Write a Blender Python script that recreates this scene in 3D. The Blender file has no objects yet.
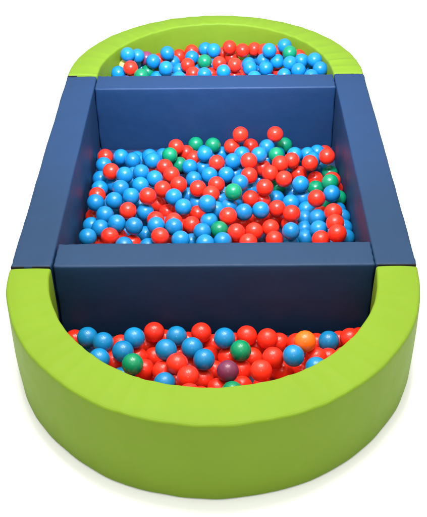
import bpy, bmesh, math
from mathutils import Vector, Matrix, noise

SC = bpy.context.scene
COL = SC.collection
Z0 = 0.354                      # height of the foam walls' top above the floor
WO, WI, L, TW = 0.75, 0.5982, 1.5689, 0.1461
AO, AI, BO, BI = 0.7808, 0.6153, 0.7550, 0.6342
H = 0.352

# ------------------------------------------------------------ materials
def nodes(name):
    m = bpy.data.materials.new(name); m.use_nodes = True
    nt = m.node_tree
    return m, nt, nt.nodes['Principled BSDF']

def vinyl(name, col, rough=0.42, mott=0.10, bump=0.25, spec=.45):
    m, nt, b = nodes(name)
    N, K = nt.nodes.new, nt.links.new
    tc = N('ShaderNodeTexCoord')
    n1 = N('ShaderNodeTexNoise'); n1.inputs['Scale'].default_value = 7; n1.inputs['Detail'].default_value = 5
    K(tc.outputs['Object'], n1.inputs['Vector'])
    hs = N('ShaderNodeMapRange'); hs.inputs[3].default_value = 1 - mott; hs.inputs[4].default_value = 1 + mott
    K(n1.outputs[0], hs.inputs[0])
    mx = N('ShaderNodeVectorMath'); mx.operation = 'SCALE'; mx.inputs[0].default_value = col
    K(hs.outputs[0], mx.inputs['Scale'])
    K(mx.outputs[0], b.inputs['Base Color'])
    rr = N('ShaderNodeTexNoise'); rr.inputs['Scale'].default_value = 22; rr.inputs['Detail'].default_value = 6
    K(tc.outputs['Object'], rr.inputs['Vector'])
    rm = N('ShaderNodeMapRange'); rm.inputs[3].default_value = rough - .07; rm.inputs[4].default_value = rough + .09
    K(rr.outputs[0], rm.inputs[0]); K(rm.outputs[0], b.inputs['Roughness'])
    # fine leather grain + soft unevenness of the stretched cover
    g = N('ShaderNodeTexVoronoi'); g.inputs['Scale'].default_value = 420
    K(tc.outputs['Object'], g.inputs['Vector'])
    b1 = N('ShaderNodeBump'); b1.inputs['Strength'].default_value = bump; b1.inputs['Distance'].default_value = .0006
    K(g.outputs['Distance'], b1.inputs['Height'])
    n2 = N('ShaderNodeTexNoise'); n2.inputs['Scale'].default_value = 9; n2.inputs['Detail'].default_value = 3
    K(tc.outputs['Object'], n2.inputs['Vector'])
    b2 = N('ShaderNodeBump'); b2.inputs['Strength'].default_value = .5; b2.inputs['Distance'].default_value = .006
    K(n2.outputs[0], b2.inputs['Height']); K(b1.outputs[0], b2.inputs['Normal'])
    K(b2.outputs[0], b.inputs['Normal'])
    b.inputs['Specular IOR Level'].default_value = spec
    return m

def plastic(name, col):
    m, nt, b = nodes(name)
    N, K = nt.nodes.new, nt.links.new
    oi = N('ShaderNodeObjectInfo'); tc = N('ShaderNodeTexCoord')
    mr = N('ShaderNodeMapRange'); mr.inputs[3].default_value = .86; mr.inputs[4].default_value = 1.10
    K(oi.outputs['Random'], mr.inputs[0])
    n1 = N('ShaderNodeTexNoise'); n1.inputs['Scale'].default_value = 35; n1.inputs['Detail'].default_value = 4
    K(tc.outputs['Object'], n1.inputs['Vector'])
    m2 = N('ShaderNodeMapRange'); m2.inputs[3].default_value = .93; m2.inputs[4].default_value = 1.07
    K(n1.outputs[0], m2.inputs[0])
    mm = N('ShaderNodeMath'); mm.operation = 'MULTIPLY'; K(mr.outputs[0], mm.inputs[0]); K(m2.outputs[0], mm.inputs[1])
    mx = N('ShaderNodeVectorMath'); mx.operation = 'SCALE'; mx.inputs[0].default_value = col
    K(mm.outputs[0], mx.inputs['Scale']); K(mx.outputs[0], b.inputs['Base Color'])
    r = N('ShaderNodeMapRange'); r.inputs[3].default_value = .12; r.inputs[4].default_value = .40
    K(n1.outputs[0], r.inputs[0]); K(r.outputs[0], b.inputs['Roughness'])
    b.inputs['Specular IOR Level'].default_value = .36
    bp = N('ShaderNodeBump'); bp.inputs['Strength'].default_value = .25; bp.inputs['Distance'].default_value = .0015
    K(n1.outputs[0], bp.inputs['Height']); K(bp.outputs[0], b.inputs['Normal'])
    return m

GREEN = vinyl('lime_vinyl', (0.139, 0.232, 0.013), .58, .06, .26, .13)
BLUE = vinyl('blue_vinyl', (0.0050, 0.0285, 0.077), .56, .10, .32, .30)
MAT = vinyl('mat_vinyl', (0.012, 0.022, 0.060), .6)
VELCRO, _nt, _b = nodes('black_velcro')
_b.inputs['Base Color'].default_value = (.006, .006, .007, 1); _b.inputs['Roughness'].default_value = .95
_n = _nt.nodes.new('ShaderNodeTexNoise'); _n.inputs['Scale'].default_value = 900
_bp = _nt.nodes.new('ShaderNodeBump'); _bp.inputs['Distance'].default_value = .001
_nt.links.new(_n.outputs[0], _bp.inputs['Height']); _nt.links.new(_bp.outputs[0], _b.inputs['Normal'])
PL = {'R': plastic('red_plastic', (0.76, 0.026, 0.010)),
      'B': plastic('blue_plastic', (0.0060, 0.172, 0.385)),
      'G': plastic('green_plastic', (0.002, 0.195, 0.080)),
      'P': plastic('purple_plastic', (0.165, 0.030, 0.075)),
      'O': plastic('orange_plastic', (0.90, 0.118, 0.007)),
      'Y': plastic('yellow_plastic', (0.62, 0.50, 0.16))}

# ------------------------------------------------------------ helpers
def link(name, bm, mat, parent=None, loc=(0, 0, 0), smooth=True):
    me = bpy.data.meshes.new(name); bm.to_mesh(me); bm.free()
    for f in me.polygons: f.use_smooth = smooth
    for m in (mat if isinstance(mat, list) else [mat]): me.materials.append(m)
    o = bpy.data.objects.new(name, me); COL.objects.link(o); o.location = loc
    if parent: o.parent = parent
    return o

def tag(o, label=None, cat=None, group=None, kind=None):
    if label: o['label'] = label
    if cat: o['category'] = cat
    if group: o['group'] = group
    if kind: o['kind'] = kind

def empty(name, loc):
    o = bpy.data.objects.new(name, None); COL.objects.link(o); o.location = loc
    o.empty_display_size = .1
    return o

def axis_samples(a, b, r, step):
    """coordinates from a to b, dense at the two rounded ends"""
    s = [a + r * (1 - math.cos(i / 5 * math.pi / 2)) for i in range(5)]
    n = max(2, int((b - a - 2 * r) / step))
    s += [a + r + (b - a - 2 * r) * i / n for i in range(n + 1)]
    s += [b - r * (1 - math.cos(i / 5 * math.pi / 2)) for i in range(4, -1, -1)]
    return s

def soft_box(lo, hi, r, step, warp):
    """closed box with rounded edges; warp(p, n) -> final Vector, p in box space"""
    bm = bmesh.new()
    S = [axis_samples(lo[i], hi[i], r, step[i]) for i in range(3)]
    ilo = [lo[i] + r for i in range(3)]; ihi = [hi[i] - r for i in range(3)]
    cache = {}
    def vert(p):
        k = tuple(round(c, 6) for c in p)
        if k in cache: return cache[k]
        q = Vector([min(max(p[i], ilo[i]), ihi[i]) for i in range(3)])
        d = Vector(p) - q
        n = d.normalized() if d.length > 1e-9 else Vector((0, 0, 1))
        v = bm.verts.new(warp(q + n * r, n)); cache[k] = v
        return v
    for ax in range(3):
        u, w = (ax + 1) % 3, (ax + 2) % 3
        for side, val in ((0, lo[ax]), (1, hi[ax])):
            g = []
            for a in S[u]:
                row = []
                for b in S[w]:
                    p = [0, 0, 0]; p[ax] = val; p[u] = a; p[w] = b
                    row.append(vert(p))
                g.append(row)
            for i in range(len(g) - 1):
                for j in range(len(g[0]) - 1):
                    q = [g[i][j], g[i + 1][j], g[i + 1][j + 1], g[i][j + 1]]
                    if side == 0: q.reverse()
                    try: bm.faces.new(q)
                    except ValueError: pass
    bmesh.ops.recalc_face_normals(bm, faces=bm.faces)
    return bm

def nz(x, y, z): return noise.noise(Vector((x, y, z)))

# ------------------------------------------------------------ setting
bm = bmesh.new(); bmesh.ops.create_grid(bm, x_segments=40, y_segments=40, size=9)
fm, fnt, fb = nodes('white_paper')
fb.inputs['Base Color'].default_value = (.95, .95, .95, 1); fb.inputs['Roughness'].default_value = .8
_n = fnt.nodes.new('ShaderNodeTexNoise'); _n.inputs['Scale'].default_value = 60
_bp = fnt.nodes.new('ShaderNodeBump'); _bp.inputs['Distance'].default_value = .0005; _bp.inputs['Strength'].default_value = .2
fnt.links.new(_n.outputs[0], _bp.inputs['Height']); fnt.links.new(_bp.outputs[0], fb.inputs['Normal'])
fl = link('floor', bm, fm, smooth=False); tag(fl, 'plain white floor all round the ball pool', kind='structure')

# ------------------------------------------------------------ foam blocks
def blue_block(name, cx, cy, hx, hy, seed, label, cat, group, bow=.003):
    root = empty(name, (cx, cy, 0)); tag(root, label, cat, group)
    def warp(p, n):
        x, y, z = p
        fx, fy, fz = x / hx, y / hy, (z - H / 2) / (H / 2)
        q = p.copy()
        # stretched cover: faces belly out a little, soft unevenness
        q.x += bow * 1.0 * n.x * (1 - fy * fy) * (1 - fz * fz)
        q.y += bow * 1.2 * n.y * (1 - fx * fx) * (1 - fz * fz)
        a = nz(x * 5 + seed, y * 5, z * 5) * .0026 + nz(x * 14 + seed, y * 14, z * 14) * .0011
        q += n * a
        # little tucks near the corners
        e = min(hx - abs(x), 9) if hx > hy else min(hy - abs(y), 9)
        q += n * (.0016 * math.exp(-(e / .06) ** 2) * math.sin((x + y) * 150 + seed + 40 * z))
        q.z = max(q.z, .0005)
        return q
    st = (.02, .02, .03)
    bm = soft_box((-hx, -hy, 0), (hx, hy, H), .009, st, warp)
    cover = link('cover', bm, BLUE, root)
    return root, cover

G1, G2 = 'long blue foam walls of the ball pool', 'blue foam walls across the ball pool'
tz = H
GAP = .003
def velcro(root, x0, x1, y, top):
    bm = bmesh.new(); bmesh.ops.create_cube(bm, size=1)
    for v in bm.verts:
        v.co = Vector(((x0 + x1) / 2 + v.co.x * (x1 - x0), y + v.co.y * .004, top - .03 + v.co.z * .06))
    bmesh.ops.bevel(bm, geom=bm.edges[:], offset=.0008, segments=1)
    link('velcro_strip', bm, VELCRO, root, smooth=False)

HW = (WO - WI) / 2
r1, _ = blue_block('side_block', -(WO + WI) / 2, L / 2, HW, L / 2 - GAP, 1.3, 'long blue vinyl foam wall along the left side of the ball pool', 'foam wall', G1, bow=.004)
r2, _ = blue_block('side_block', (WO + WI) / 2, L / 2, HW, L / 2 - GAP, 7.7, 'long blue vinyl foam wall along the right side of the ball pool', 'foam wall', G1, bow=.004)
hy = L / 2
velcro(r1, -HW + .002, -HW + .052, -hy + .0005, tz + .0005); velcro(r1, HW - .07, HW - .004, -hy + .0005, tz + .0005)
velcro(r1, -HW + .002, -HW + .05, hy - .0005, tz + .0005)
velcro(r2, -HW + .006, HW - .004, -hy + .0005, tz - .0005)
velcro(r2, -HW + .01, HW - .05, hy - .0005, tz - .003)
DW = WI - .0035
blue_block('divider_block', .002, TW / 2, DW, TW / 2 - .001, 3.1, 'blue foam cross wall nearest the viewer, between front and middle compartments', 'foam wall', G2)
blue_block('divider_block', 0, L - TW / 2, DW, TW / 2 - .001, 9.4, 'blue foam cross wall farther back, between middle and rear compartments', 'foam wall', G2)

# ------------------------------------------------------------ curved green ends
def curved(name, y0, sgn, ao, ai, seed, label, pleat):
    root = empty(name, (0, y0, 0)); tag(root, label, 'curved foam wall', 'curved lime green end walls of the ball pool')
    LEN = math.pi * .68; T = WO - WI
    def warp(p, n):
        s, w, z = p                      # s along the arc, w across (0 inside .. T outside)
        th = math.pi * s / LEN
        k = w / T
        # pleats of the cover running across the top and down the inner face
        env = .35 + .65 * max(0, min(1, .5 + 1.4 * nz(th * 2.3 + seed, 3.3, 0)))
        pl = (1 - 1.7 * abs(math.sin(th * 24 + 2.2 * nz(th * 5 + seed, 1.7, 0) + k * .5)) ** .6) * (.5 + .5 * nz(th * 13 + seed, 9, 0))
        zt = z + n.z * (pleat * env * pl * (1.0 - .75 * abs(k - .35)) + .0016 * nz(th * 9 + seed, k * 2, 0)
                        + .003 * (1 - (2 * k - 1) ** 2))
        # stitched seam just inside the outer top edge
        if n.z > .5: zt -= .0016 * math.exp(-((T - w - .013) / .0035) ** 2)
        dr = 0
        if n.y != 0 and abs(n.y) > .3:
            dr = n.y * (.0022 * nz(th * 8 + seed, z * 5, 4) + .0012 * pl * env * (z / H) ** 2 * (1.2 if n.y < 0 else .5))
            dr += n.y * .003 * (1 - (2 * z / H - 1) ** 2)
        lump = .004 * nz(th * 3.1 + seed, 0, 2)
        ww = w + dr + lump
        kk = ww / T
        rx = WI + (WO - WI) * kk; ry = ai + (ao - ai) * kk
        # unbend the very ends so that they butt on the straight walls
        return Vector((rx * math.cos(th), sgn * (ry * math.sin(th)), max(zt, .0005)))
    bm = soft_box((.004, 0, 0), (LEN - .004, T, H), .010, (.0085, .0075, .022), warp)
    link('cover', bm, GREEN, root)
    # stitched seam ridge running just under the outer top edge
    sb = bmesh.new(); rings = []
    for i in range(241):
        s = .012 + (LEN - .024) * i / 240
        c = warp(Vector((s, T - .0105, H - .0005)), Vector((0, .4, .9))); d = warp(Vector((s + .002, T - .0105, H - .0005)), Vector((0, .4, .9))) - c
        d.normalize(); side = d.cross(Vector((0, 0, 1))); up = side.cross(d)
        rings.append([sb.verts.new(c + side * math.cos(a) * .0022 + up * math.sin(a) * .0012) for a in [k * math.pi / 4 for k in range(8)]])
    for a, b in zip(rings, rings[1:]):
        for k in range(8): sb.faces.new([a[k], a[(k + 1) % 8], b[(k + 1) % 8], b[k]])
    sb.faces.new(rings[0]); sb.faces.new(rings[-1])
    bmesh.ops.recalc_face_normals(sb, faces=sb.faces)
    link('seam', sb, GREEN, root)
    return root
curved('curved_end_block', -.002, -1, AO, AI, 2.2, 'lime green curved foam wall closing the front end, nearest the viewer', .0060)
curved('curved_end_block', L + .002, 1, BO, BI, 14.6, 'lime green curved foam wall closing the far end, with creased top', .0080)

# ------------------------------------------------------------ mat under the balls
bm = bmesh.new(); pts = []
n = 48
for i in range(n + 1):
    t = math.pi * i / n; pts.append((.70 * math.cos(t), L + .70 * math.sin(t)))
for i in range(n + 1):
    t = math.pi + math.pi * i / n; pts.append((.70 * math.cos(t), .72 * math.sin(t)))
vs = [bm.verts.new((x, y, .0006)) for x, y in pts]
f = bm.faces.new(vs); ex = bmesh.ops.extrude_face_region(bm, geom=[f])
# its rim is caught under the foam walls
for v in ex['geom']:
    if isinstance(v, bmesh.types.BMVert): v.co.z = .004
for v in bm.verts:
    s = (WI + .025) / .70
    v.co.x *= s
    if v.co.y < 0: v.co.y *= (AI + .025) / .72
    elif v.co.y > L: v.co.y = L + (v.co.y - L) * (BI + .025) / .70
bmesh.ops.recalc_face_normals(bm, faces=bm.faces)
mt = link('base_mat', bm, MAT, smooth=False); tag(mt, 'thin dark blue mat under the balls inside the ball pool', 'mat')

# ------------------------------------------------------------ balls
BR = 0.0392
BALLS = """fB-4717,-1307,-2348 fB-4041,-1918,-2054 fB-4110,-2729,-2101 fB-3263,-2501,-1953 fB-2905,-1799,-1945 fR-2247,-1010,-2381 fB-1389,-1314,-2319 fG-2833,-3360,-1760 fB-1678,-2831,-1576 fR-1261,-3492,-1643 fB-1688,-4049,-2023 fR-857,-4161,-1584 fR-478,-967,-2459 fB-785,-2274,-2008 fB-336,-2917,-1983 fB397,-1677,-2098 fP507,-3526,-1963 fG660,-4222,-2290 fR1230,-1177,-2439 fR1999,-1321,-2464 fG981,-2267,-2173 fR2109,-3009,-1832 fR1668,-3657,-1823 fB2806,-3279,-1473 fO3252,-2640,-1395 fB4289,-1330,-2598 fR5099,-1215,-2560 fB3590,-3548,-1802 fR-3455,-1604,-2468 fB-4909,-1316,-3108 fR-3656,-2347,-2614 fB-3293,-3032,-2730 fR-2603,-936,-3075 fR-2831,-2011,-2716 fR-2248,-1635,-3081 fR-2484,-3011,-2367 fR-1778,-3292,-2195 fR-1350,-1478,-3084 fR-42,-910,-3108 fR-183,-1676,-3036 fR-870,-2430,-2843 fR-380,-3166,-2741 fR525,-1934,-2827 fR15,-2518,-2934 fR144,-3736,-2625 fR2478,-853,-3108 fR1421,-1781,-3003 fR1023,-2533,-2910 fR2458,-2944,-2531 fR1007,-3316,-2932 fR3114,-1200,-2808 fR3662,-2805,-2041 fR-5360,-600,-3108 fR-3900,-1681,-3108 fR-1883,-629,-3108 fR-2243,-2994,-3108 fR-1381,-2995,-3030 fR-1000,-777,-3108 fR1611,-1028,-3108 fR1768,-3189,-3108 fR3112,-2093,-3108 fR3896,-883,-3108 fR4768,-762,-3108 fR3200,-2733,-2668 mB-3999,11337,-2375 mR-4785,9232,-1675 mB-4120,8823,-1623 mB-4257,8090,-1859 mB-5331,7335,-2124 mB-4491,7365,-2041 mB-3725,7403,-1845 mR-3826,6645,-2097 mB-4825,6414,-2153 mB-4959,5665,-2344 mB-4222,5657,-2081 mB-3467,5447,-2083 mB-5423,4922,-2265 mR-4475,4933,-2245 mB-3840,4518,-2443 mB-2997,10899,-2143 mG-2239,11980,-2490 mR-1969,12914,-2567 mR-2390,10407,-2198 mR-2047,9703,-2188 mB-3428,9465,-1902 mB-515,11803,-2332 mB-1245,11288,-2750 mR66,11073,-2394 mR1238,12893,-1893 mR2944,12847,-1868 mB846,11114,-2335 mB2070,10426,-1582 mG2958,11709,-2363 mR1573,9822,-1539 mR3065,10313,-2007 mR3632,10833,-2153 mR5311,10852,-1948 mR4467,10399,-2035 mB-2780,9033,-1964 mR-1683,9015,-2286 mR-2384,8373,-2108 mR-2959,7131,-1661 mB-1856,7796,-2159 mB-1409,7165,-2284 mB-1029,10185,-2750 mB-282,10430,-2676 mB523,10503,-2706 mR-789,8709,-2307 mR66,8700,-2110 mR-173,7953,-2122 mB-323,6594,-1720 mR2560,9735,-2165 mR1572,9116,-1880 mB1141,8462,-1860 mG830,7521,-1734 mR2273,8540,-2165 mR1620,8207,-2553 mR3193,9273,-2187 mR2768,7139,-2377 mG5197,8283,-1762 mB3932,8894,-2233 mR4502,7165,-1878 mB5203,7508,-1854 mB-2531,5646,-2200 mB-1756,5469,-2155 mR-2323,4891,-2238 mB-1453,4767,-2327 mB-252,6251,-2420 mR-1027,6274,-2619 mB-540,5370,-2352 mG197,5614,-2434 mR583,6301,-2185 mB-402,4601,-2410 mB343,4837,-2466 mB1285,6647,-2221 mB2036,6874,-2280 mR930,5352,-2388 mR1716,5919,-2739 mR1429,4758,-2491 mR2454,6184,-2761 mR2575,5260,-2712 mR3385,6657,-2334 mB4528,6577,-2520 mR5145,6144,-1913 mR5146,5360,-1932 mB3269,5229,-2251 mB4505,5662,-2464 mR5159,4535,-1893 mR4532,4879,-2453 mR-5389,11914,-2512 mB-4612,11819,-2462 mB-5375,11073,-2460 mB-5388,9765,-2420 mB-4719,9365,-2443 mB-3971,9563,-2454 mB-5327,8880,-2378 mR-5356,8108,-2254 mR-5533,7653,-3108 mB-4691,7923,-3108 mB-5446,6291,-2649 mR-4220,5732,-2868 mR-3571,5293,-2878 mB-3182,11629,-2359 mB-2647,12947,-3108 mG-1770,12090,-3108 mR-1485,13223,-3100 mG-1012,13837,-2975 mG-127,12877,-2478 mR-1091,12549,-3025 mB-612,11751,-3108 mR807,12860,-2547 mR1782,13837,-3107 mB1285,12244,-2627 mB2520,12357,-2308 mR2252,10489,-2341 mG3502,13837,-3067 mB3837,11577,-2291 mB4503,11927,-2508 mB5028,12509,-2727 mB4673,11144,-2298 mB-3406,8565,-2018 mB-3101,7001,-2421 mR-2645,8600,-3108 mR-2204,7952,-3108 mB-1250,9317,-3108 mB-826,8658,-3089 mB220,8654,-2877 mB627,7470,-2487 mB1702,9243,-2749 mR2174,8605,-2940 mG2962,9980,-3108 mB2849,9021,-3108 mR4017,10835,-2900 mR4805,10672,-3108 mG5534,11080,-3029 mR5380,8966,-2088 mG4750,9846,-3108 mB3649,9506,-3108 mB4078,8859,-3002 mR-2609,6391,-2433 mR-1812,6213,-2395 mB-2870,4945,-2834 mR-810,7814,-3108 mB84,6943,-2299 mR1199,6890,-2961 mR1915,7176,-3100 mR2665,7402,-3108 mB3477,8364,-2904 mB4181,8089,-3107 mR3334,6994,-3098 mB4087,7314,-3051 mR4808,7621,-3066 mB3989,6537,-3088 mB3954,5758,-3013 mB3289,5343,-3026 mB-4762,12260,-3108 mB-5026,9815,-3108 mB-4080,9974,-3108 mB-5089,8675,-3108 mR-5107,5755,-3108 mB-3956,6430,-3108 mB-3936,12698,-3108 mB-3563,12037,-2912 mR-3020,11467,-3108 mB301,13070,-3108 mB2562,12457,-3108 mR5485,13084,-3108 mB4198,12328,-3108 mB5085,11718,-3108 mB3626,11482,-3108 mB416,9377,-3108 mB974,11133,-3108 mB2100,10549,-3108 mB1138,8793,-3057 mG5590,8102,-2508 mR5590,9284,-2763 mB-3351,7284,-3108 mB-3072,6220,-3108 mR-1393,6766,-3108 mR-1989,5945,-3108 mG173,7587,-3108 mB5498,7337,-2644 mB5590,6497,-2446 mB5590,5712,-2470 mB5590,4931,-2411 bB-4674,18601,-235 bB-3363,18938,-796 bB-5193,18121,-1073 bR-4505,17997,-719 bG-3921,17534,-962 bB-2651,19921,-786 bB-1325,20242,-1200 bB-112,20637,-978 bG-604,19407,-1065 bB-2661,18483,-996 bB-1931,17645,-1200 bR-1519,19189,-1158 bR-1220,18375,-1280 bB-592,17934,-1120 bR768,20769,-864 bR1485,20373,-874 bR198,19192,-1079 bR1029,18553,-866 bB424,18082,-1032 bB1851,18805,-1200 bB2059,17625,-1200 bB2892,19250,-370 bB3749,19905,-413 bG3971,18924,-382 bB3342,19230,-1011 bB2709,18710,-1164 bB3941,18008,-547 bB3613,17428,-958 bB4348,17344,-635 bB4963,16735,-711 bB5228,18038,-384 bB5470,17312,-551 bB-4220,19140,-571 bP-3787,19660,-960 bG-3702,19088,-1487 bB-3161,18532,-1596 bR-2073,21231,-1569 bR-1359,21127,-1250 bB-588,21229,-1174 bB-2365,20317,-1521 bB-2015,19558,-1639 bB-838,19735,-1737 bR2144,20779,-995 bR886,21000,-1604 bR-246,19160,-1724 bR1031,18733,-1629 bB2247,21156,-1673 bB1828,20162,-1599 bR2667,20222,-830 bB2604,19481,-1071 bB4574,18461,-629 bR3477,19397,-1880 bB4824,18830,-1274 bR-3118,20224,-1338 bB-4116,19797,-1653 bY-4833,18829,-1009 bR-911,21563,-1806 bB-2845,20842,-1850 bR414,21624,-1650 bR1431,21251,-2287 bR1385,20012,-2304 bB1216,19256,-2183 bR3485,20380,-982 bR4488,19346,-793"""
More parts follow.
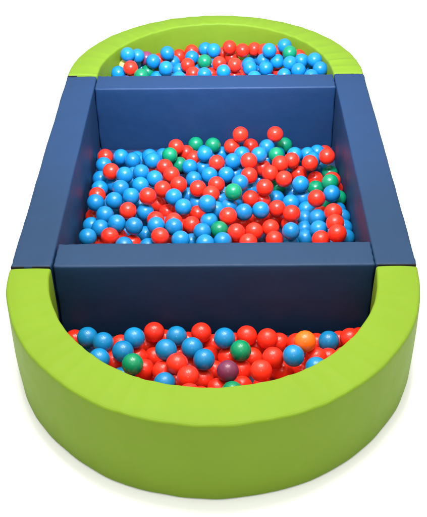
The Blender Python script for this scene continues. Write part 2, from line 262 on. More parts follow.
DEEP = """R1667,-4266,-3108 R623,-4272,-3108 R2674,-4643,-3108 R4097,-3283,-3108 R-1394,-4985,-3108 R-2945,-4829,-3108 R4819,-1874,-3108 R-969,-4213,-3108 R4615,-2630,-3108 R3811,-2561,-3108 R426,-5255,-3108 R2017,-5162,-3108 R-2193,-4047,-3108 R-2133,-5251,-3108 R-3645,-3773,-3108 R2884,-3490,-3108 R3531,-4333,-3108 R-302,-4661,-3108 R-5187,-2089,-3108 R1197,-5614,-3108 R731,-821,-3108 R5561,-566,-3108 R-675,-5500,-3108 R-4171,-3104,-3108 R-4390,-2275,-3108 R-3022,-4124,-2868 R2245,-2367,-3108 R-4825,-2814,-2822 R4015,-1832,-3108 R-1960,-4641,-2710 R2346,-3928,-2827 R3,-5682,-2662 R3532,-3669,-2761 R4682,-3146,-2570 R-1876,-2293,-3108 R1548,-4841,-2621 R-1294,-5470,-2546 R3027,-4283,-2555 R-464,-4223,-2523 R-4139,-3794,-2545 R-4245,-893,-3108 R4174,-2379,-2479 R-646,-4980,-2524 R737,-5420,-2447 R5065,-2287,-2534 R2517,-5114,-2547 R-3461,-4437,-2349 R-2165,-5306,-2362 R107,-4871,-2517 R-2645,-4630,-2409 R4157,-3835,-2384 R1506,-5448,-2186 R-1622,-4923,-2017 R-762,-5605,-2037 R2206,-4694,-2011 R3101,-4666,-1916 R-5,-5470,-1943 R4628,-3007,-1836 R-792,-5007,-1588 R-1395,-5570,-1639 B-3161,3530,-3108 B688,2839,-3108 B2995,2791,-3108 R5512,3807,-3108 B-261,3969,-3108 B-4876,3511,-3108 R4673,2179,-3108 R-1660,2836,-3108 B611,4201,-3108 B-5174,2556,-3108 R3541,4014,-3108 B-649,3209,-3108 B-2861,9614,-3108 B2207,3742,-3108 R-3436,2553,-3108 B-1999,4814,-3108 B-735,4592,-3108 R1708,2270,-3108 B-5547,3978,-3108 B4285,3511,-3108 B-2232,6947,-3108 B-2297,3868,-3108 B-4417,2278,-3108 R4679,4262,-3108 B-1309,4080,-3108 B-55,2414,-3108 B-2279,2141,-3108 R3436,1938,-3108 R5299,4735,-3108 R-5178,4681,-3108 B872,1887,-3108 R1474,3111,-3108 B-4419,4235,-3108 R2581,11278,-3108 R2878,4650,-3108 B-4075,2969,-3108 R3993,2616,-3108 B-2000,9342,-3108 R5474,2771,-3108 R-2406,10659,-3108 R-887,2227,-3108 R2499,1919,-3108 B341,11749,-3108 B-3565,8596,-3108 R-1533,8399,-3108 R5523,1936,-3108 B-3440,4430,-3108 R954,4905,-3108 B5146,5468,-3108 B176,6549,-3108 B4129,4786,-3108 B2254,2968,-3108 B763,3552,-2767 G5025,8599,-3108 R833,13735,-3108 R1913,4791,-3108 R-4357,9045,-3108 B-2716,2727,-2946 B-4466,11141,-3108 B40,5304,-3108 B-5150,11496,-3108 B1350,13089,-3108 B-35,3122,-2689 R2552,13580,-3108 R-3895,3751,-2882 B-1030,5655,-3108 B-3659,1862,-2926 B-5545,3245,-2903 B4109,1854,-2738 R4825,3076,-2826 B1932,11851,-3108 B-4854,1869,-2659 R-1994,3366,-2643 B3086,13017,-3108 R1497,4101,-3108 R726,5803,-3108 R-3920,7354,-2626 B-5110,6841,-3108 R2766,3910,-2640 B-1408,2199,-2572 B-4557,3063,-2543 B3794,3281,-2591 B5009,6347,-3108 R-1546,7539,-3108 R-4431,4992,-3108 B-2018,13774,-3108 B-863,2730,-2554 R2941,2204,-2575 B-3911,10589,-2716 R162,1934,-2576 R1730,3509,-2528 R-3106,2152,-2514 B-4187,8281,-2686 G2999,10786,-2728 B-915,3640,-2557 B978,2352,-2531 B-5419,2359,-2429 R4262,4034,-2530 B1690,1879,-2470 R-3588,3020,-2542 R2220,2416,-2581 R-4751,3914,-2489 B-3419,7914,-2709 B-5569,10731,-3108 R-649,1901,-2477 B-2177,2538,-2463 R5009,2164,-2439 B-5585,12837,-3108 B-539,13240,-3108 R-4053,2319,-2455 R5273,3569,-2439 B-1705,10183,-3108 B1543,10329,-2659 R-3157,10303,-3108 B82,3865,-2451 R-2713,3471,-2460 R3075,3211,-2396 R3734,2581,-2335 B-5252,3169,-2218 B-1930,4126,-2509 R4500,2542,-2041 B5210,2718,-1883 B1290,9757,-3108 R-1499,3034,-2190 B-5571,3870,-2367 B1811,11097,-2688 R2009,4211,-2559 G1257,7846,-3108 R4469,3441,-2122 R558,2949,-2265 B-223,2481,-2239 B-322,12518,-3108 B-108,19954,-3108 B-4586,18509,-3108 R561,20496,-3108 B-1574,17141,-3108 B-1136,19991,-3108 B3400,16773,-3108 B2741,18445,-3108 B-2810,19124,-3108 R-1299,19171,-3108 R937,18794,-3108 R-1043,18251,-3108 B2497,16737,-3108 B-2543,20735,-3108 R1220,16756,-3108 B5556,16341,-3108 B-4754,17031,-3108 R3231,19417,-3108 B-2223,18098,-3108 B2278,17598,-3108 B-3864,17033,-3108 B2430,20752,-3108 G-3731,19679,-3108 B3603,17920,-3108 G-3287,17834,-3108 B-2898,16921,-3108 B-647,20781,-3108 B4115,16103,-3108 B486,17155,-3108 B-1923,16217,-3108 B1776,19467,-3108 R-5096,17869,-3108 R112,19103,-3108 R722,18064,-3108 R-4407,19281,-3108 B4952,18127,-3108 B-2152,19666,-3108 B3883,19037,-3108 B4263,17316,-3108 R1308,17547,-3108 R1600,18320,-3108 B-569,17184,-3108 G-5401,16193,-3108 R-2960,19879,-3108 B3403,20403,-3108 R1354,21005,-3108 R657,19634,-3108 B140,16415,-3108 B-3168,16221,-3108 R-655,16380,-3108 B-1815,21043,-3108 B186,21381,-3108 G4641,18991,-3108 B4672,16655,-3108 G-3673,18545,-3108 R-37,17821,-3108 B-4083,17916,-3108 B1798,16098,-3108 R1763,20313,-3108 G-4310,16388,-3108 B2434,19213,-2858 B2413,19925,-3108 B-609,19403,-2931 R4043,19786,-3108 B5299,17376,-3108 R-302,18512,-2908 R-2098,18893,-3073 B-1794,20290,-2902 B2940,16186,-2863 B2967,17391,-2901 B-2219,17266,-2749 B-2896,18368,-2758 B4113,18389,-2812 R-3402,20372,-2758 B-1603,17883,-2748 B875,16241,-2687 B-3788,16103,-2653 R-3396,19109,-2642 R-5411,17102,-2756 B-2590,16401,-2666 R1982,17063,-2673 R-1313,16441,-2735 B2197,18172,-2635 B3984,16830,-2612 R2896,20315,-2564 R-1317,21439,-2712 R3345,18781,-2655 R1698,18861,-2600 R-640,17838,-2632 B-4800,16164,-2587 B4884,16145,-2603 R-1405,18651,-2580 R-4546,17540,-2600 B-1644,19616,-2560 B4744,17142,-2544 G-4141,18840,-2565 B-273,16636,-2517 B-3763,17527,-2554 R403,18624,-2611 B-2461,20053,-2547 B-2861,17577,-2521 B4865,18562,-2505 B1182,18114,-2520 B-1092,17130,-2535 R3580,19924,-2536 R67,20404,-2536 R572,17625,-2520 B3122,18046,-2548 B4384,19340,-2497 B5471,16903,-2553 B-4121,16777,-2453 B4023,17693,-2508 B-1271,20720,-2507 B2290,16160,-2493 B-3249,16740,-2472 B3706,16111,-2481 G-4141,19654,-2482 B-2425,19306,-2492 R-4899,18536,-2429 B3006,16790,-2426 B173,19574,-2527 R-170,21603,-2488 R1189,17088,-2438 B446,21161,-2441 R-110,17352,-2374 B2421,20946,-2385 B5163,17870,-2437 B-5552,16339,-2389 R1022,20648,-2538 G-695,18893,-2390 G-3644,18299,-2401 R2134,19765,-2432 B2857,19561,-2347 B-2121,18487,-2433 B2545,17466,-2288 B-1914,16549,-2301 B2655,18733,-2328 B-239,18254,-2156 R-2142,21052,-2435 R-5255,17572,-2195 B1474,16315,-2244 B-645,20285,-2338 B-2092,17758,-2195 G3783,18384,-2139 B5516,16252,-2187 B496,16724,-2258 B1751,17666,-2293 B51,16104,-2101 B-1123,16150,-2072 G-3305,19657,-2140 R-4937,16865,-2227 B3368,17430,-2201 B-1170,18113,-2116 R-343,20941,-2140 B4489,16595,-2101 G-3136,16116,-2074 B3027,16143,-2050 B-4269,16160,-2055 R-4289,18236,-2026 R-1687,20265,-2082 B-2540,16840,-2011 B4560,18033,-2025 B1959,16821,-1965 B-1583,17187,-1973 R473,19154,-1985 B1928,18440,-1990 G-3379,17716,-1939 R-1474,19077,-1968 B-4218,17351,-1954 B2061,19176,-1951 B464,20108,-1974 B-716,16848,-1953 R616,18136,-1975 B5174,17208,-1935 R3238,20262,-1900 B2708,18113,-1911 B3937,17064,-1880 B-2451,18705,-1797 B4275,18995,-1842 G-3660,16850,-1856 B-5101,16290,-1778 B697,17361,-1831 G-2290,16149,-1792 R-4634,18927,-1847 B3760,16213,-1741 B-610,17615,-1882 B2339,16189,-1747 B2712,16934,-1752 R808,16211,-1811 B-269,20232,-1693 G-2589,17663,-1643 R-68,16969,-1596 B1297,16939,-1636 B5035,16504,-1597 B-5292,17025,-1588 B-505,16094,-1599 B4033,17727,-1545 G-4690,17632,-1445 G-4478,16665,-1543 B5202,17841,-1535 B4541,17180,-1454 R-1555,16545,-1589 R-1831,18268,-1712 G-3716,16176,-1533 B3379,16867,-1418 B1566,16111,-1530 B-973,17244,-1342 B-2963,16873,-1394 B241,16168,-1324 B-941,16481,-1130 B3202,16127,-1248 B-5392,16164,-1099 B4368,16474,-1258 G-2790,16083,-1239 B562,16894,-1200 B2921,17513,-1326 B2562,16442,-1023 B-4604,16453,-836 B4102,18425,-1283 B-2262,16661,-1243 B-1625,16088,-1000 B5389,16117,-1062 G-3477,16124,-825 B3950,16116,-751"""
UNIQUE = {
 0: 'leftmost big blue ball against the blue wall in the front compartment',
 1: 'blue ball third from the right in the left quarter of the front compartment',
 2: 'blue ball third from the left in the left quarter of the front compartment',
 3: 'blue ball first from the right in the left quarter of the front compartment',
 4: 'blue ball first from the left in the centre left quarter of the front compartment',
 5: 'red ball fifth from the left in the centre left quarter of the front compartment',
 6: 'blue ball third from the right in the centre left quarter of the front compartment',
 7: 'leftmost green ball in the front compartment, close to the green rim',
 8: 'blue ball third from the left in the centre left quarter of the front compartment',
 9: 'red ball ninth from the right in the centre left quarter of the front compartment',
 10: 'blue ball second from the left in the centre left quarter of the front compartment',
 11: 'red ball seventh from the right in the centre left quarter of the front compartment',
 12: 'red ball fourth from the right in the centre left quarter of the front compartment',
 13: 'blue ball second from the right in the centre left quarter of the front compartment',
 14: 'blue ball first from the right in the centre left quarter of the front compartment',
 15: 'blue ball first from the left in the centre right quarter of the front compartment',
 16: 'dull purple ball among red balls near the rim in the front compartment',
 17: 'green ball almost hidden behind the front rim, just below the purple ball',
 18: 'red ball sixth from the left in the centre right quarter of the front compartment',
 19: 'red ball fourth from the right in the centre right quarter of the front compartment',
 20: 'green ball lying on top near the centre of the front compartment',
 21: 'red ball third from the right in the centre right quarter of the front compartment',
 22: 'red ball sixth from the right in the centre right quarter of the front compartment',
 23: 'blue ball first from the right in the centre right quarter of the front compartment',
 24: 'the one bright orange ball, lying beside a blue ball in the front compartment',
 25: 'blue ball first from the right in the right quarter of the front compartment',
 26: 'red ball first from the right in the right quarter of the front compartment',
 27: 'blue ball first from the left in the right quarter of the front compartment',
 28: 'red ball first from the right in the left quarter of the front compartment',
 29: 'blue ball first from the left in the left quarter of the front compartment',
 30: 'red ball second from the right in the left quarter of the front compartment',
 31: 'blue ball second from the right in the left quarter of the front compartment',
 32: 'red ball third from the left in the centre left quarter of the front compartment',
 33: 'red ball first from the left in the centre left quarter of the front compartment',
 34: 'red ball sixth from the left in the centre left quarter of the front compartment',
 35: 'red ball second from the left in the centre left quarter of the front compartment',
 36: 'red ball seventh from the left in the centre left quarter of the front compartment',
 37: 'red ball eighth from the right in the centre left quarter of the front compartment',
 38: 'red ball first from the right in the centre left quarter of the front compartment',
 39: 'red ball second from the right in the centre left quarter of the front compartment',
 40: 'red ball fifth from the right in the centre left quarter of the front compartment',
 41: 'red ball third from the right in the centre left quarter of the front compartment',
 42: 'red ball third from the left in the centre right quarter of the front compartment',
 43: 'red ball first from the left in the centre right quarter of the front compartment',
 44: 'red ball second from the left in the centre right quarter of the front compartment',
 45: 'red ball second from the right in the centre right quarter of the front compartment',
 46: 'red ball seventh from the left in the centre right quarter of the front compartment',
 47: 'red ball fourth from the left in the centre right quarter of the front compartment',
 48: 'red ball first from the right in the centre right quarter of the front compartment',
 49: 'red ball fifth from the left in the centre right quarter of the front compartment',
 50: 'red ball first from the left in the right quarter of the front compartment',
 51: 'red ball fourth from the left in the right quarter of the front compartment',
 52: 'red ball first from the left in the left quarter of the front compartment',
 53: 'red ball second from the left in the left quarter of the front compartment',
 54: 'red ball eighth from the left in the centre left quarter of the front compartment',
 55: 'red ball fourth from the left in the centre left quarter of the front compartment',
 56: 'red ball ninth from the left in the centre left quarter of the front compartment',
 57: 'red ball sixth from the right in the centre left quarter of the front compartment',
 58: 'red ball seventh from the right in the centre right quarter of the front compartment',
 59: 'red ball fifth from the right in the centre right quarter of the front compartment',
 60: 'red ball second from the left in the right quarter of the front compartment',
 61: 'red ball third from the right in the right quarter of the front compartment',
 62: 'red ball second from the right in the right quarter of the front compartment',
 63: 'red ball third from the left in the right quarter of the front compartment',
 64: 'blue ball fourth from the left in the back left part of the middle compartment',
 65: 'red ball second from the left in the left side of the middle compartment',
 66: 'blue ball seventh from the right in the left side of the middle compartment',
 67: 'blue ball seventh from the left in the left side of the middle compartment',
 68: 'blue ball first from the left in the left side of the middle compartment',
 69: 'blue ball fifth from the left in the left side of the middle compartment',
 70: 'blue ball fourth from the right in the left side of the middle compartment',
 71: 'red ball fifth from the left in the front left part of the middle compartment',
 72: 'blue ball fourth from the left in the front left part of the middle compartment',
 73: 'blue ball third from the left in the front left part of the middle compartment',
 74: 'blue ball seventh from the left in the front left part of the middle compartment',
 75: 'blue ball sixth from the right in the front left part of the middle compartment',
 76: 'blue ball first from the left in the front left part of the middle compartment',
 77: 'red ball third from the left in the front left part of the middle compartment',
 78: 'blue ball eighth from the left in the front left part of the middle compartment',
 79: 'blue ball second from the right in the back left part of the middle compartment',
 80: 'only green ball in the back left part of the middle compartment',
 81: 'red ball first from the left in the back centre of the middle compartment',
 82: 'red ball second from the right in the left side of the middle compartment',
 83: 'red ball first from the right in the left side of the middle compartment',
 84: 'blue ball second from the right in the left side of the middle compartment',
 85: 'blue ball lying in front of the two green balls at the back wall',
 86: 'blue ball third from the left in the very centre of the middle compartment',
 87: 'red ball fourth from the left in the back centre of the middle compartment',
 88: 'red ball sitting high against the back wall, left one of the raised pair',
 89: 'red ball sitting high against the back wall, right one of the raised pair',
 90: 'blue ball second from the right in the back centre of the middle compartment',
 91: 'blue ball first from the left in the back right part of the middle compartment',
 92: 'green ball first from the left in the back right part of the middle compartment',
 93: 'red ball second from the right in the back centre of the middle compartment',
 94: 'red ball second from the left in the back right part of the middle compartment',
 95: 'red ball third from the left in the back right part of the middle compartment',
 96: 'red ball first from the right in the back right part of the middle compartment',
 97: 'red ball third from the right in the back right part of the middle compartment',
 98: 'blue ball first from the right in the left side of the middle compartment',
 99: 'red ball first from the left in the very centre of the middle compartment',
 100: 'red ball third from the right in the left side of the middle compartment',
 101: 'red ball third from the left in the left side of the middle compartment',
 102: 'blue ball first from the left in the very centre of the middle compartment',
 103: 'blue ball third from the left in the front centre of the middle compartment',
 104: 'blue ball fourth from the left in the very centre of the middle compartment',
 105: 'blue ball seventh from the left in the very centre of the middle compartment',
 106: 'blue ball fifth from the right in the very centre of the middle compartment',
 107: 'red ball second from the left in the very centre of the middle compartment',
 108: 'red ball third from the right in the very centre of the middle compartment',
 109: 'red ball third from the left in the very centre of the middle compartment',
 110: 'blue ball sixth from the left in the front centre of the middle compartment',
 111: 'red ball fourth from the left in the right side of the middle compartment',
 112: 'red ball second from the right in the very centre of the middle compartment',
 113: 'blue ball third from the right in the very centre of the middle compartment',
 114: 'lone green ball lying on top at the very centre of the middle compartment',
 115: 'red ball third from the left in the right side of the middle compartment',
 116: 'red ball first from the right in the very centre of the middle compartment',
 117: 'red ball fifth from the left in the right side of the middle compartment',
 118: 'red ball fourth from the left in the front right part of the middle compartment',
 119: 'green ball third from the left in the right side of the middle compartment',
 120: 'blue ball fourth from the right in the right side of the middle compartment',
 121: 'red ball third from the right in the right side of the middle compartment',
 122: 'blue ball first from the right in the right side of the middle compartment',
 123: 'blue ball first from the right in the front left part of the middle compartment',
 124: 'blue ball first from the left in the front centre of the middle compartment',
 125: 'red ball second from the right in the front left part of the middle compartment',
 126: 'blue ball second from the left in the front centre of the middle compartment',
 127: 'blue ball fifth from the right in the front centre of the middle compartment',
 128: 'red ball fourth from the left in the front centre of the middle compartment',
 129: 'blue ball fourth from the left in the front centre of the middle compartment',
 130: 'green ball near the front wall of the middle compartment, beside a blue ball',
 131: 'red ball sixth from the left in the front centre of the middle compartment',
 132: 'blue ball fifth from the left in the front centre of the middle compartment',
 133: 'blue ball third from the right in the front centre of the middle compartment',
 134: 'blue ball first from the right in the front centre of the middle compartment',
 135: 'blue ball first from the left in the front right part of the middle compartment',
 136: 'red ball fifth from the right in the front centre of the middle compartment',
 137: 'red ball second from the right in the front centre of the middle compartment',
 138: 'red ball third from the right in the front centre of the middle compartment',
 139: 'red ball first from the left in the front right part of the middle compartment',
 140: 'red ball second from the left in the front right part of the middle compartment',
 141: 'red ball sixth from the left in the front right part of the middle compartment',
 142: 'blue ball sixth from the right in the front right part of the middle compartment',
 143: 'red ball third from the right in the front right part of the middle compartment',
 144: 'red ball second from the right in the front right part of the middle compartment',
 145: 'blue ball second from the left in the front right part of the middle compartment',
 146: 'blue ball fifth from the right in the front right part of the middle compartment',
 147: 'red ball first from the right in the front right part of the middle compartment',
 148: 'red ball fifth from the right in the front right part of the middle compartment',
 149: 'only red ball in the back left part of the middle compartment',
 150: 'blue ball third from the left in the back left part of the middle compartment',
 151: 'blue ball first from the left in the back left part of the middle compartment',
 152: 'blue ball third from the left in the left side of the middle compartment',
 153: 'blue ball sixth from the left in the left side of the middle compartment',
 154: 'blue ball sixth from the right in the left side of the middle compartment',
 155: 'blue ball second from the left in the left side of the middle compartment',
 156: 'red ball first from the left in the left side of the middle compartment',
 157: 'red ball first from the left in the front left part of the middle compartment',
 158: 'blue ball sixth from the left in the front left part of the middle compartment',
 159: 'blue ball second from the left in the front left part of the middle compartment',
 160: 'red ball fourth from the left in the front left part of the middle compartment',
 161: 'red ball fifth from the right in the front left part of the middle compartment',
 162: 'blue ball third from the right in the back left part of the middle compartment',
 163: 'blue ball first from the right in the back left part of the middle compartment',
 164: 'green ball first from the left in the back centre of the middle compartment',
 165: 'red ball second from the left in the back centre of the middle compartment',
 166: 'left one of two green balls against the back wall, behind a blue ball',
 167: 'right one of two green balls against the back wall, behind a blue ball',
 168: 'red ball third from the left in the back centre of the middle compartment',
 169: 'blue ball sixth from the left in the very centre of the middle compartment',
 170: 'red ball fourth from the right in the back centre of the middle compartment',
 171: 'red ball first from the right in the back centre of the middle compartment',
 172: 'blue ball first from the right in the back centre of the middle compartment',
 173: 'blue ball second from the left in the back right part of the middle compartment',
 174: 'red ball second from the left in the right side of the middle compartment',
 175: 'green ball first from the right in the back right part of the middle compartment',
 176: 'blue ball fourth from the left in the back right part of the middle compartment',
 177: 'blue ball third from the right in the back right part of the middle compartment',
 178: 'blue ball first from the right in the back right part of the middle compartment',
 179: 'blue ball second from the right in the back right part of the middle compartment',
 180: 'blue ball third from the right in the left side of the middle compartment',
 181: 'blue ball fourth from the right in the front left part of the middle compartment',
 182: 'red ball third from the right in the front left part of the middle compartment',
 183: 'red ball first from the right in the front left part of the middle compartment',
 184: 'blue ball second from the left in the very centre of the middle compartment',
 185: 'blue ball fifth from the left in the very centre of the middle compartment',
 186: 'blue ball seventh from the right in the very centre of the middle compartment',
 187: 'blue ball second from the right in the front centre of the middle compartment',
 188: 'blue ball first from the right in the very centre of the middle compartment',
 189: 'red ball first from the left in the right side of the middle compartment',
 190: 'green ball first from the left in the right side of the middle compartment',
 191: 'blue ball second from the left in the right side of the middle compartment',
 192: 'red ball fifth from the right in the right side of the middle compartment',
 193: 'red ball fourth from the right in the right side of the middle compartment',
 194: 'green ball second from the right in the right side of the middle compartment',
 195: 'red ball second from the right in the right side of the middle compartment',
 196: 'green ball second from the left in the right side of the middle compartment',
 197: 'blue ball fifth from the left in the right side of the middle compartment',
 198: 'blue ball third from the right in the right side of the middle compartment',
 199: 'red ball fourth from the right in the front left part of the middle compartment',
 200: 'red ball second from the left in the front centre of the middle compartment',
 201: 'blue ball second from the right in the front left part of the middle compartment',
 202: 'red ball fifth from the left in the front centre of the middle compartment',
 203: 'blue ball fourth from the right in the front centre of the middle compartment',
 204: 'red ball fourth from the right in the front centre of the middle compartment',
 205: 'red ball first from the right in the front centre of the middle compartment',
 206: 'red ball third from the left in the front right part of the middle compartment',
 207: 'blue ball fourth from the left in the right side of the middle compartment',
 208: 'blue ball sixth from the left in the front right part of the middle compartment',
 209: 'red ball fifth from the left in the front right part of the middle compartment',
 210: 'blue ball seventh from the left in the front right part of the middle compartment',
 211: 'red ball fourth from the right in the front right part of the middle compartment',
 212: 'blue ball fourth from the left in the front right part of the middle compartment',
 213: 'blue ball fifth from the left in the front right part of the middle compartment',
 214: 'blue ball third from the left in the front right part of the middle compartment',
 215: 'blue ball second from the left in the back left part of the middle compartment',
 216: 'blue ball fourth from the left in the left side of the middle compartment',
 217: 'blue ball fifth from the right in the left side of the middle compartment',
 218: 'blue ball fifth from the left in the front left part of the middle compartment',
 219: 'red ball second from the left in the front left part of the middle compartment',
 220: 'blue ball seventh from the right in the front left part of the middle compartment',
 221: 'blue ball fifth from the left in the back left part of the middle compartment',
 222: 'blue ball fourth from the right in the back left part of the middle compartment',
 223: 'red ball fourth from the left in the left side of the middle compartment',
 224: 'blue ball second from the left in the back centre of the middle compartment',
 225: 'blue ball third from the left in the back right part of the middle compartment',
 226: 'red ball second from the right in the back right part of the middle compartment',
 227: 'blue ball fourth from the right in the back right part of the middle compartment',
 228: 'blue ball second from the right in the right side of the middle compartment',
 229: 'blue ball third from the left in the right side of the middle compartment',
 230: 'blue ball sixth from the right in the very centre of the middle compartment',
 231: 'blue ball fourth from the right in the very centre of the middle compartment',
 232: 'blue ball first from the left in the right side of the middle compartment',
 233: 'blue ball second from the right in the very centre of the middle compartment',
 234: 'green ball first from the right in the right side of the middle compartment',
 235: 'red ball first from the right in the right side of the middle compartment',
 236: 'blue ball fifth from the right in the front left part of the middle compartment',
 237: 'blue ball third from the right in the front left part of the middle compartment',
 238: 'red ball third from the left in the front centre of the middle compartment',
 239: 'red ball first from the left in the front centre of the middle compartment',
 240: 'green ball first from the right in the front centre of the middle compartment',
 241: 'blue ball fourth from the right in the front right part of the middle compartment',
 242: 'blue ball third from the right in the front right part of the middle compartment',
 243: 'blue ball second from the right in the front right part of the middle compartment',
 244: 'blue ball first from the right in the front right part of the middle compartment',
 245: 'blue ball second from the left in the left quarter of the rear compartment',
 246: 'blue ball second from the right in the left quarter of the rear compartment',
 247: 'blue ball first from the left in the left quarter of the rear compartment',
 248: 'red ball first from the left in the left quarter of the rear compartment',
 249: 'green ball first from the left in the left quarter of the rear compartment',
 250: 'blue ball third from the left in the centre left quarter of the rear compartment',
 251: 'blue ball fifth from the right in the centre left quarter of the rear compartment',
 252: 'blue ball first from the right in the centre left quarter of the rear compartment',
 253: 'green ball in the centre of the rear compartment, beside a red ball',
 254: 'blue ball second from the left in the centre left quarter of the rear compartment',
 255: 'blue ball fifth from the left in the centre left quarter of the rear compartment',
 256: 'red ball second from the left in the centre left quarter of the rear compartment',
 257: 'red ball third from the right in the centre left quarter of the rear compartment',
 258: 'blue ball third from the right in the centre left quarter of the rear compartment',
 259: 'red ball third from the left in the centre right quarter of the rear compartment',
 260: 'red ball third from the right in the centre right quarter of the rear compartment',
 261: 'red ball first from the left in the centre right quarter of the rear compartment',
 262: 'red ball fifth from the left in the centre right quarter of the rear compartment',
 263: 'blue ball first from the left in the centre right quarter of the rear compartment',
 264: 'blue ball fourth from the left in the centre right quarter of the rear compartment',
 265: 'blue ball fifth from the left in the centre right quarter of the rear compartment',
 266: 'blue ball first from the right in the centre right quarter of the rear compartment',
 267: 'topmost blue ball of the rear compartment, resting above a green ball',
 268: 'green ball under the topmost blue ball at right of the rear compartment',
 269: 'blue ball first from the left in the right quarter of the rear compartment',
 270: 'blue ball second from the right in the centre right quarter of the rear compartment',
 271: 'blue ball fourth from the left in the right quarter of the rear compartment',
 272: 'blue ball second from the left in the right quarter of the rear compartment',
 273: 'blue ball fifth from the left in the right quarter of the rear compartment',
 274: 'blue ball third from the right in the right quarter of the rear compartment',
 275: 'blue ball second from the right in the right quarter of the rear compartment',
 276: 'blue ball first from the right in the right quarter of the rear compartment',
 277: 'blue ball third from the left in the left quarter of the rear compartment',
 278: 'half hidden purple ball at the left of the rear compartment',
 279: 'green ball first from the right in the left quarter of the rear compartment',
 280: 'blue ball first from the right in the left quarter of the rear compartment',
 281: 'red ball first from the left in the centre left quarter of the rear compartment',
 282: 'red ball third from the left in the centre left quarter of the rear compartment',
 283: 'blue ball second from the right in the centre left quarter of the rear compartment',
 284: 'blue ball fourth from the left in the centre left quarter of the rear compartment',
 285: 'blue ball sixth from the left in the centre left quarter of the rear compartment',
 286: 'blue ball fourth from the right in the centre left quarter of the rear compartment',
 287: 'red ball second from the right in the centre right quarter of the rear compartment',
 288: 'red ball fourth from the left in the centre right quarter of the rear compartment',
 289: 'red ball first from the right in the centre left quarter of the rear compartment',
 290: 'red ball sixth from the left in the centre right quarter of the rear compartment',
 291: 'blue ball fourth from the right in the centre right quarter of the rear compartment',
 292: 'blue ball third from the left in the centre right quarter of the rear compartment',
 293: 'red ball first from the right in the centre right quarter of the rear compartment',
 294: 'blue ball third from the right in the centre right quarter of the rear compartment',
 295: 'blue ball fifth from the right in the right quarter of the rear compartment',
 296: 'red ball first from the left in the right quarter of the rear compartment',
 297: 'blue ball fourth from the right in the right quarter of the rear compartment',
 298: 'red ball first from the right in the left quarter of the rear compartment',
 299: 'blue ball third from the right in the left quarter of the rear compartment',
 300: 'pale yellow ball mostly hidden behind a red one, rear compartment',
 301: 'red ball second from the right in the centre left quarter of the rear compartment',
 302: 'blue ball first from the left in the centre left quarter of the rear compartment',
 303: 'red ball second from the left in the centre right quarter of the rear compartment',
 304: 'red ball fifth from the right in the centre right quarter of the rear compartment',
 305: 'red ball fourth from the right in the centre right quarter of the rear compartment',
 306: 'blue ball second from the left in the centre right quarter of the rear compartment',
 307: 'red ball second from the left in the right quarter of the rear compartment',
 308: 'red ball first from the right in the right quarter of the rear compartment',
}
CN = {'R': 'red', 'B': 'blue', 'G': 'green', 'P': 'purple', 'O': 'orange', 'Y': 'pale yellow'}
PN = {'f': 'front', 'm': 'middle', 'b': 'rear'}
meshes = {}
def ball_mesh(c):
    if c not in meshes:
        b = bmesh.new(); bmesh.ops.create_icosphere(b, subdivisions=4, radius=BR)
        for v in b.verts:       # moulding seam round the equator
            a = v.co.z / BR
            v.co *= 1 + .008 * math.exp(-(a / .05) ** 2)
        me = bpy.data.meshes.new('ball'); b.to_mesh(me); b.free()
        for f in me.polygons: f.use_smooth = True
        me.materials.append(PL[c]); meshes[c] = me
    return meshes[c]
for i, ln in enumerate(BALLS.split()):
    cc = ln[0]; c = ln[1]; x, y, z = [int(q) / 10000 for q in ln[2:].split(',')]
    o = bpy.data.objects.new('ball', ball_mesh(c)); COL.objects.link(o)
    o.location = (x, y, z + Z0)
    o.rotation_euler = (i * 1.7 % 6.28, i * 2.9 % 6.28, i * .77 % 6.28)
    k = 1 + .012 * math.sin(i * 5.1)
    o.scale = (k, k, k * (1 - .012 * (i % 3)))
    g = '%s balls in the %s compartment' % (CN[c], PN[cc])
    u = UNIQUE.get(i)
    tag(o, u or 'glossy %s plastic ball lying among the others in the %s compartment' % (CN[c], PN[cc]), 'ball', g)
bm = bmesh.new(); slots = 'RBG'
tmpl = bmesh.new(); bmesh.ops.create_icosphere(tmpl, subdivisions=3, radius=BR)
tv = [v.co.copy() for v in tmpl.verts]; tf = [[v.index for v in f.verts] for f in tmpl.faces]; tmpl.free()
for ln in DEEP.split():
    c = ln[0]; x, y, z = [int(q) / 10000 for q in ln[1:].split(',')]
    vv = [bm.verts.new(t + Vector((x, y, z + Z0))) for t in tv]
    for f in tf:
        nf = bm.faces.new([vv[k] for k in f]); nf.material_index = slots.index(c)
o = link('deeper_balls', bm, [PL[k] for k in slots])
tag(o, 'mass of mixed red, blue and green balls buried below the top ones', 'balls', kind='stuff')

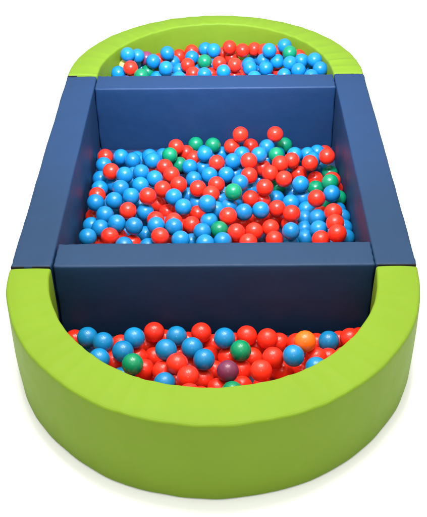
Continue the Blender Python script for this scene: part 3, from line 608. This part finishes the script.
# ------------------------------------------------------------ camera
cam = bpy.data.cameras.new('camera'); co = bpy.data.objects.new('camera', cam); COL.objects.link(co)
cam.sensor_fit = 'HORIZONTAL'; cam.sensor_width = 36; cam.lens = 911.147 / 427 * 36
cam.clip_start = .05; cam.clip_end = 200
PI_, YA, RO = 0.65428, 0.01628, -0.01699
co.matrix_world = (Matrix.Translation((0.0447, -2.6469, 2.0618 + Z0)) @ Matrix.Rotation(YA, 4, 'Z')
                   @ Matrix.Rotation(math.pi / 2 - PI_, 4, 'X') @ Matrix.Rotation(RO, 4, 'Z'))
SC.camera = co

# ------------------------------------------------------------ light: a room with ceiling lamps, two added fills, and the camera's flash
w = bpy.data.worlds.new('World'); SC.world = w; w.use_nodes = True
bg = w.node_tree.nodes['Background']; bg.inputs[0].default_value = (1, .99, .97, 1); bg.inputs[1].default_value = .84
def lamp(x, y, z, sx, sy, power, col=(1, .97, .92), target=None):
    l = bpy.data.lights.new('lamp_or_fill', 'AREA'); l.shape = 'RECTANGLE'; l.size = sx; l.size_y = sy
    l.energy = power; l.color = col
    o = bpy.data.objects.new('lamp_or_fill', l); COL.objects.link(o); o.location = (x, y, z)
    if target: o.rotation_euler = (Vector(target) - o.location).to_track_quat('-Z', 'Y').to_euler()
    return o
for (x, y) in [(-.7,.0),(-.3,-.4),(.12,.2),(.5,-.3),(.72,.3),(-.15,.6)]:
    lamp(x, y, 2.75, .16, .16, 17)
lamp(0, .2, 3.6, 4.6, 5.0, 135)  # broad soft fill added overhead to soften shadows on the floor
far = lamp(0, -.3, 2.75, .3, .3, 40, (.55, .64, 1.0), target=(0, 2.1, .15)); far.data.spread = math.radians(62)  # added bluish fill that brightens the inner faces at the far end
lamp(0.0447, -2.6469 - .05, 2.0618 + Z0 + .14, .07, .05, 9, (1, 1, 1), target=(0, 1.2, .2))  # the camera's flash, just above the lens

SC.view_settings.view_transform = 'Standard'; SC.view_settings.look = 'None'
SC.view_settings.exposure = 0; SC.view_settings.gamma = 1
SC.render.engine = 'CYCLES'
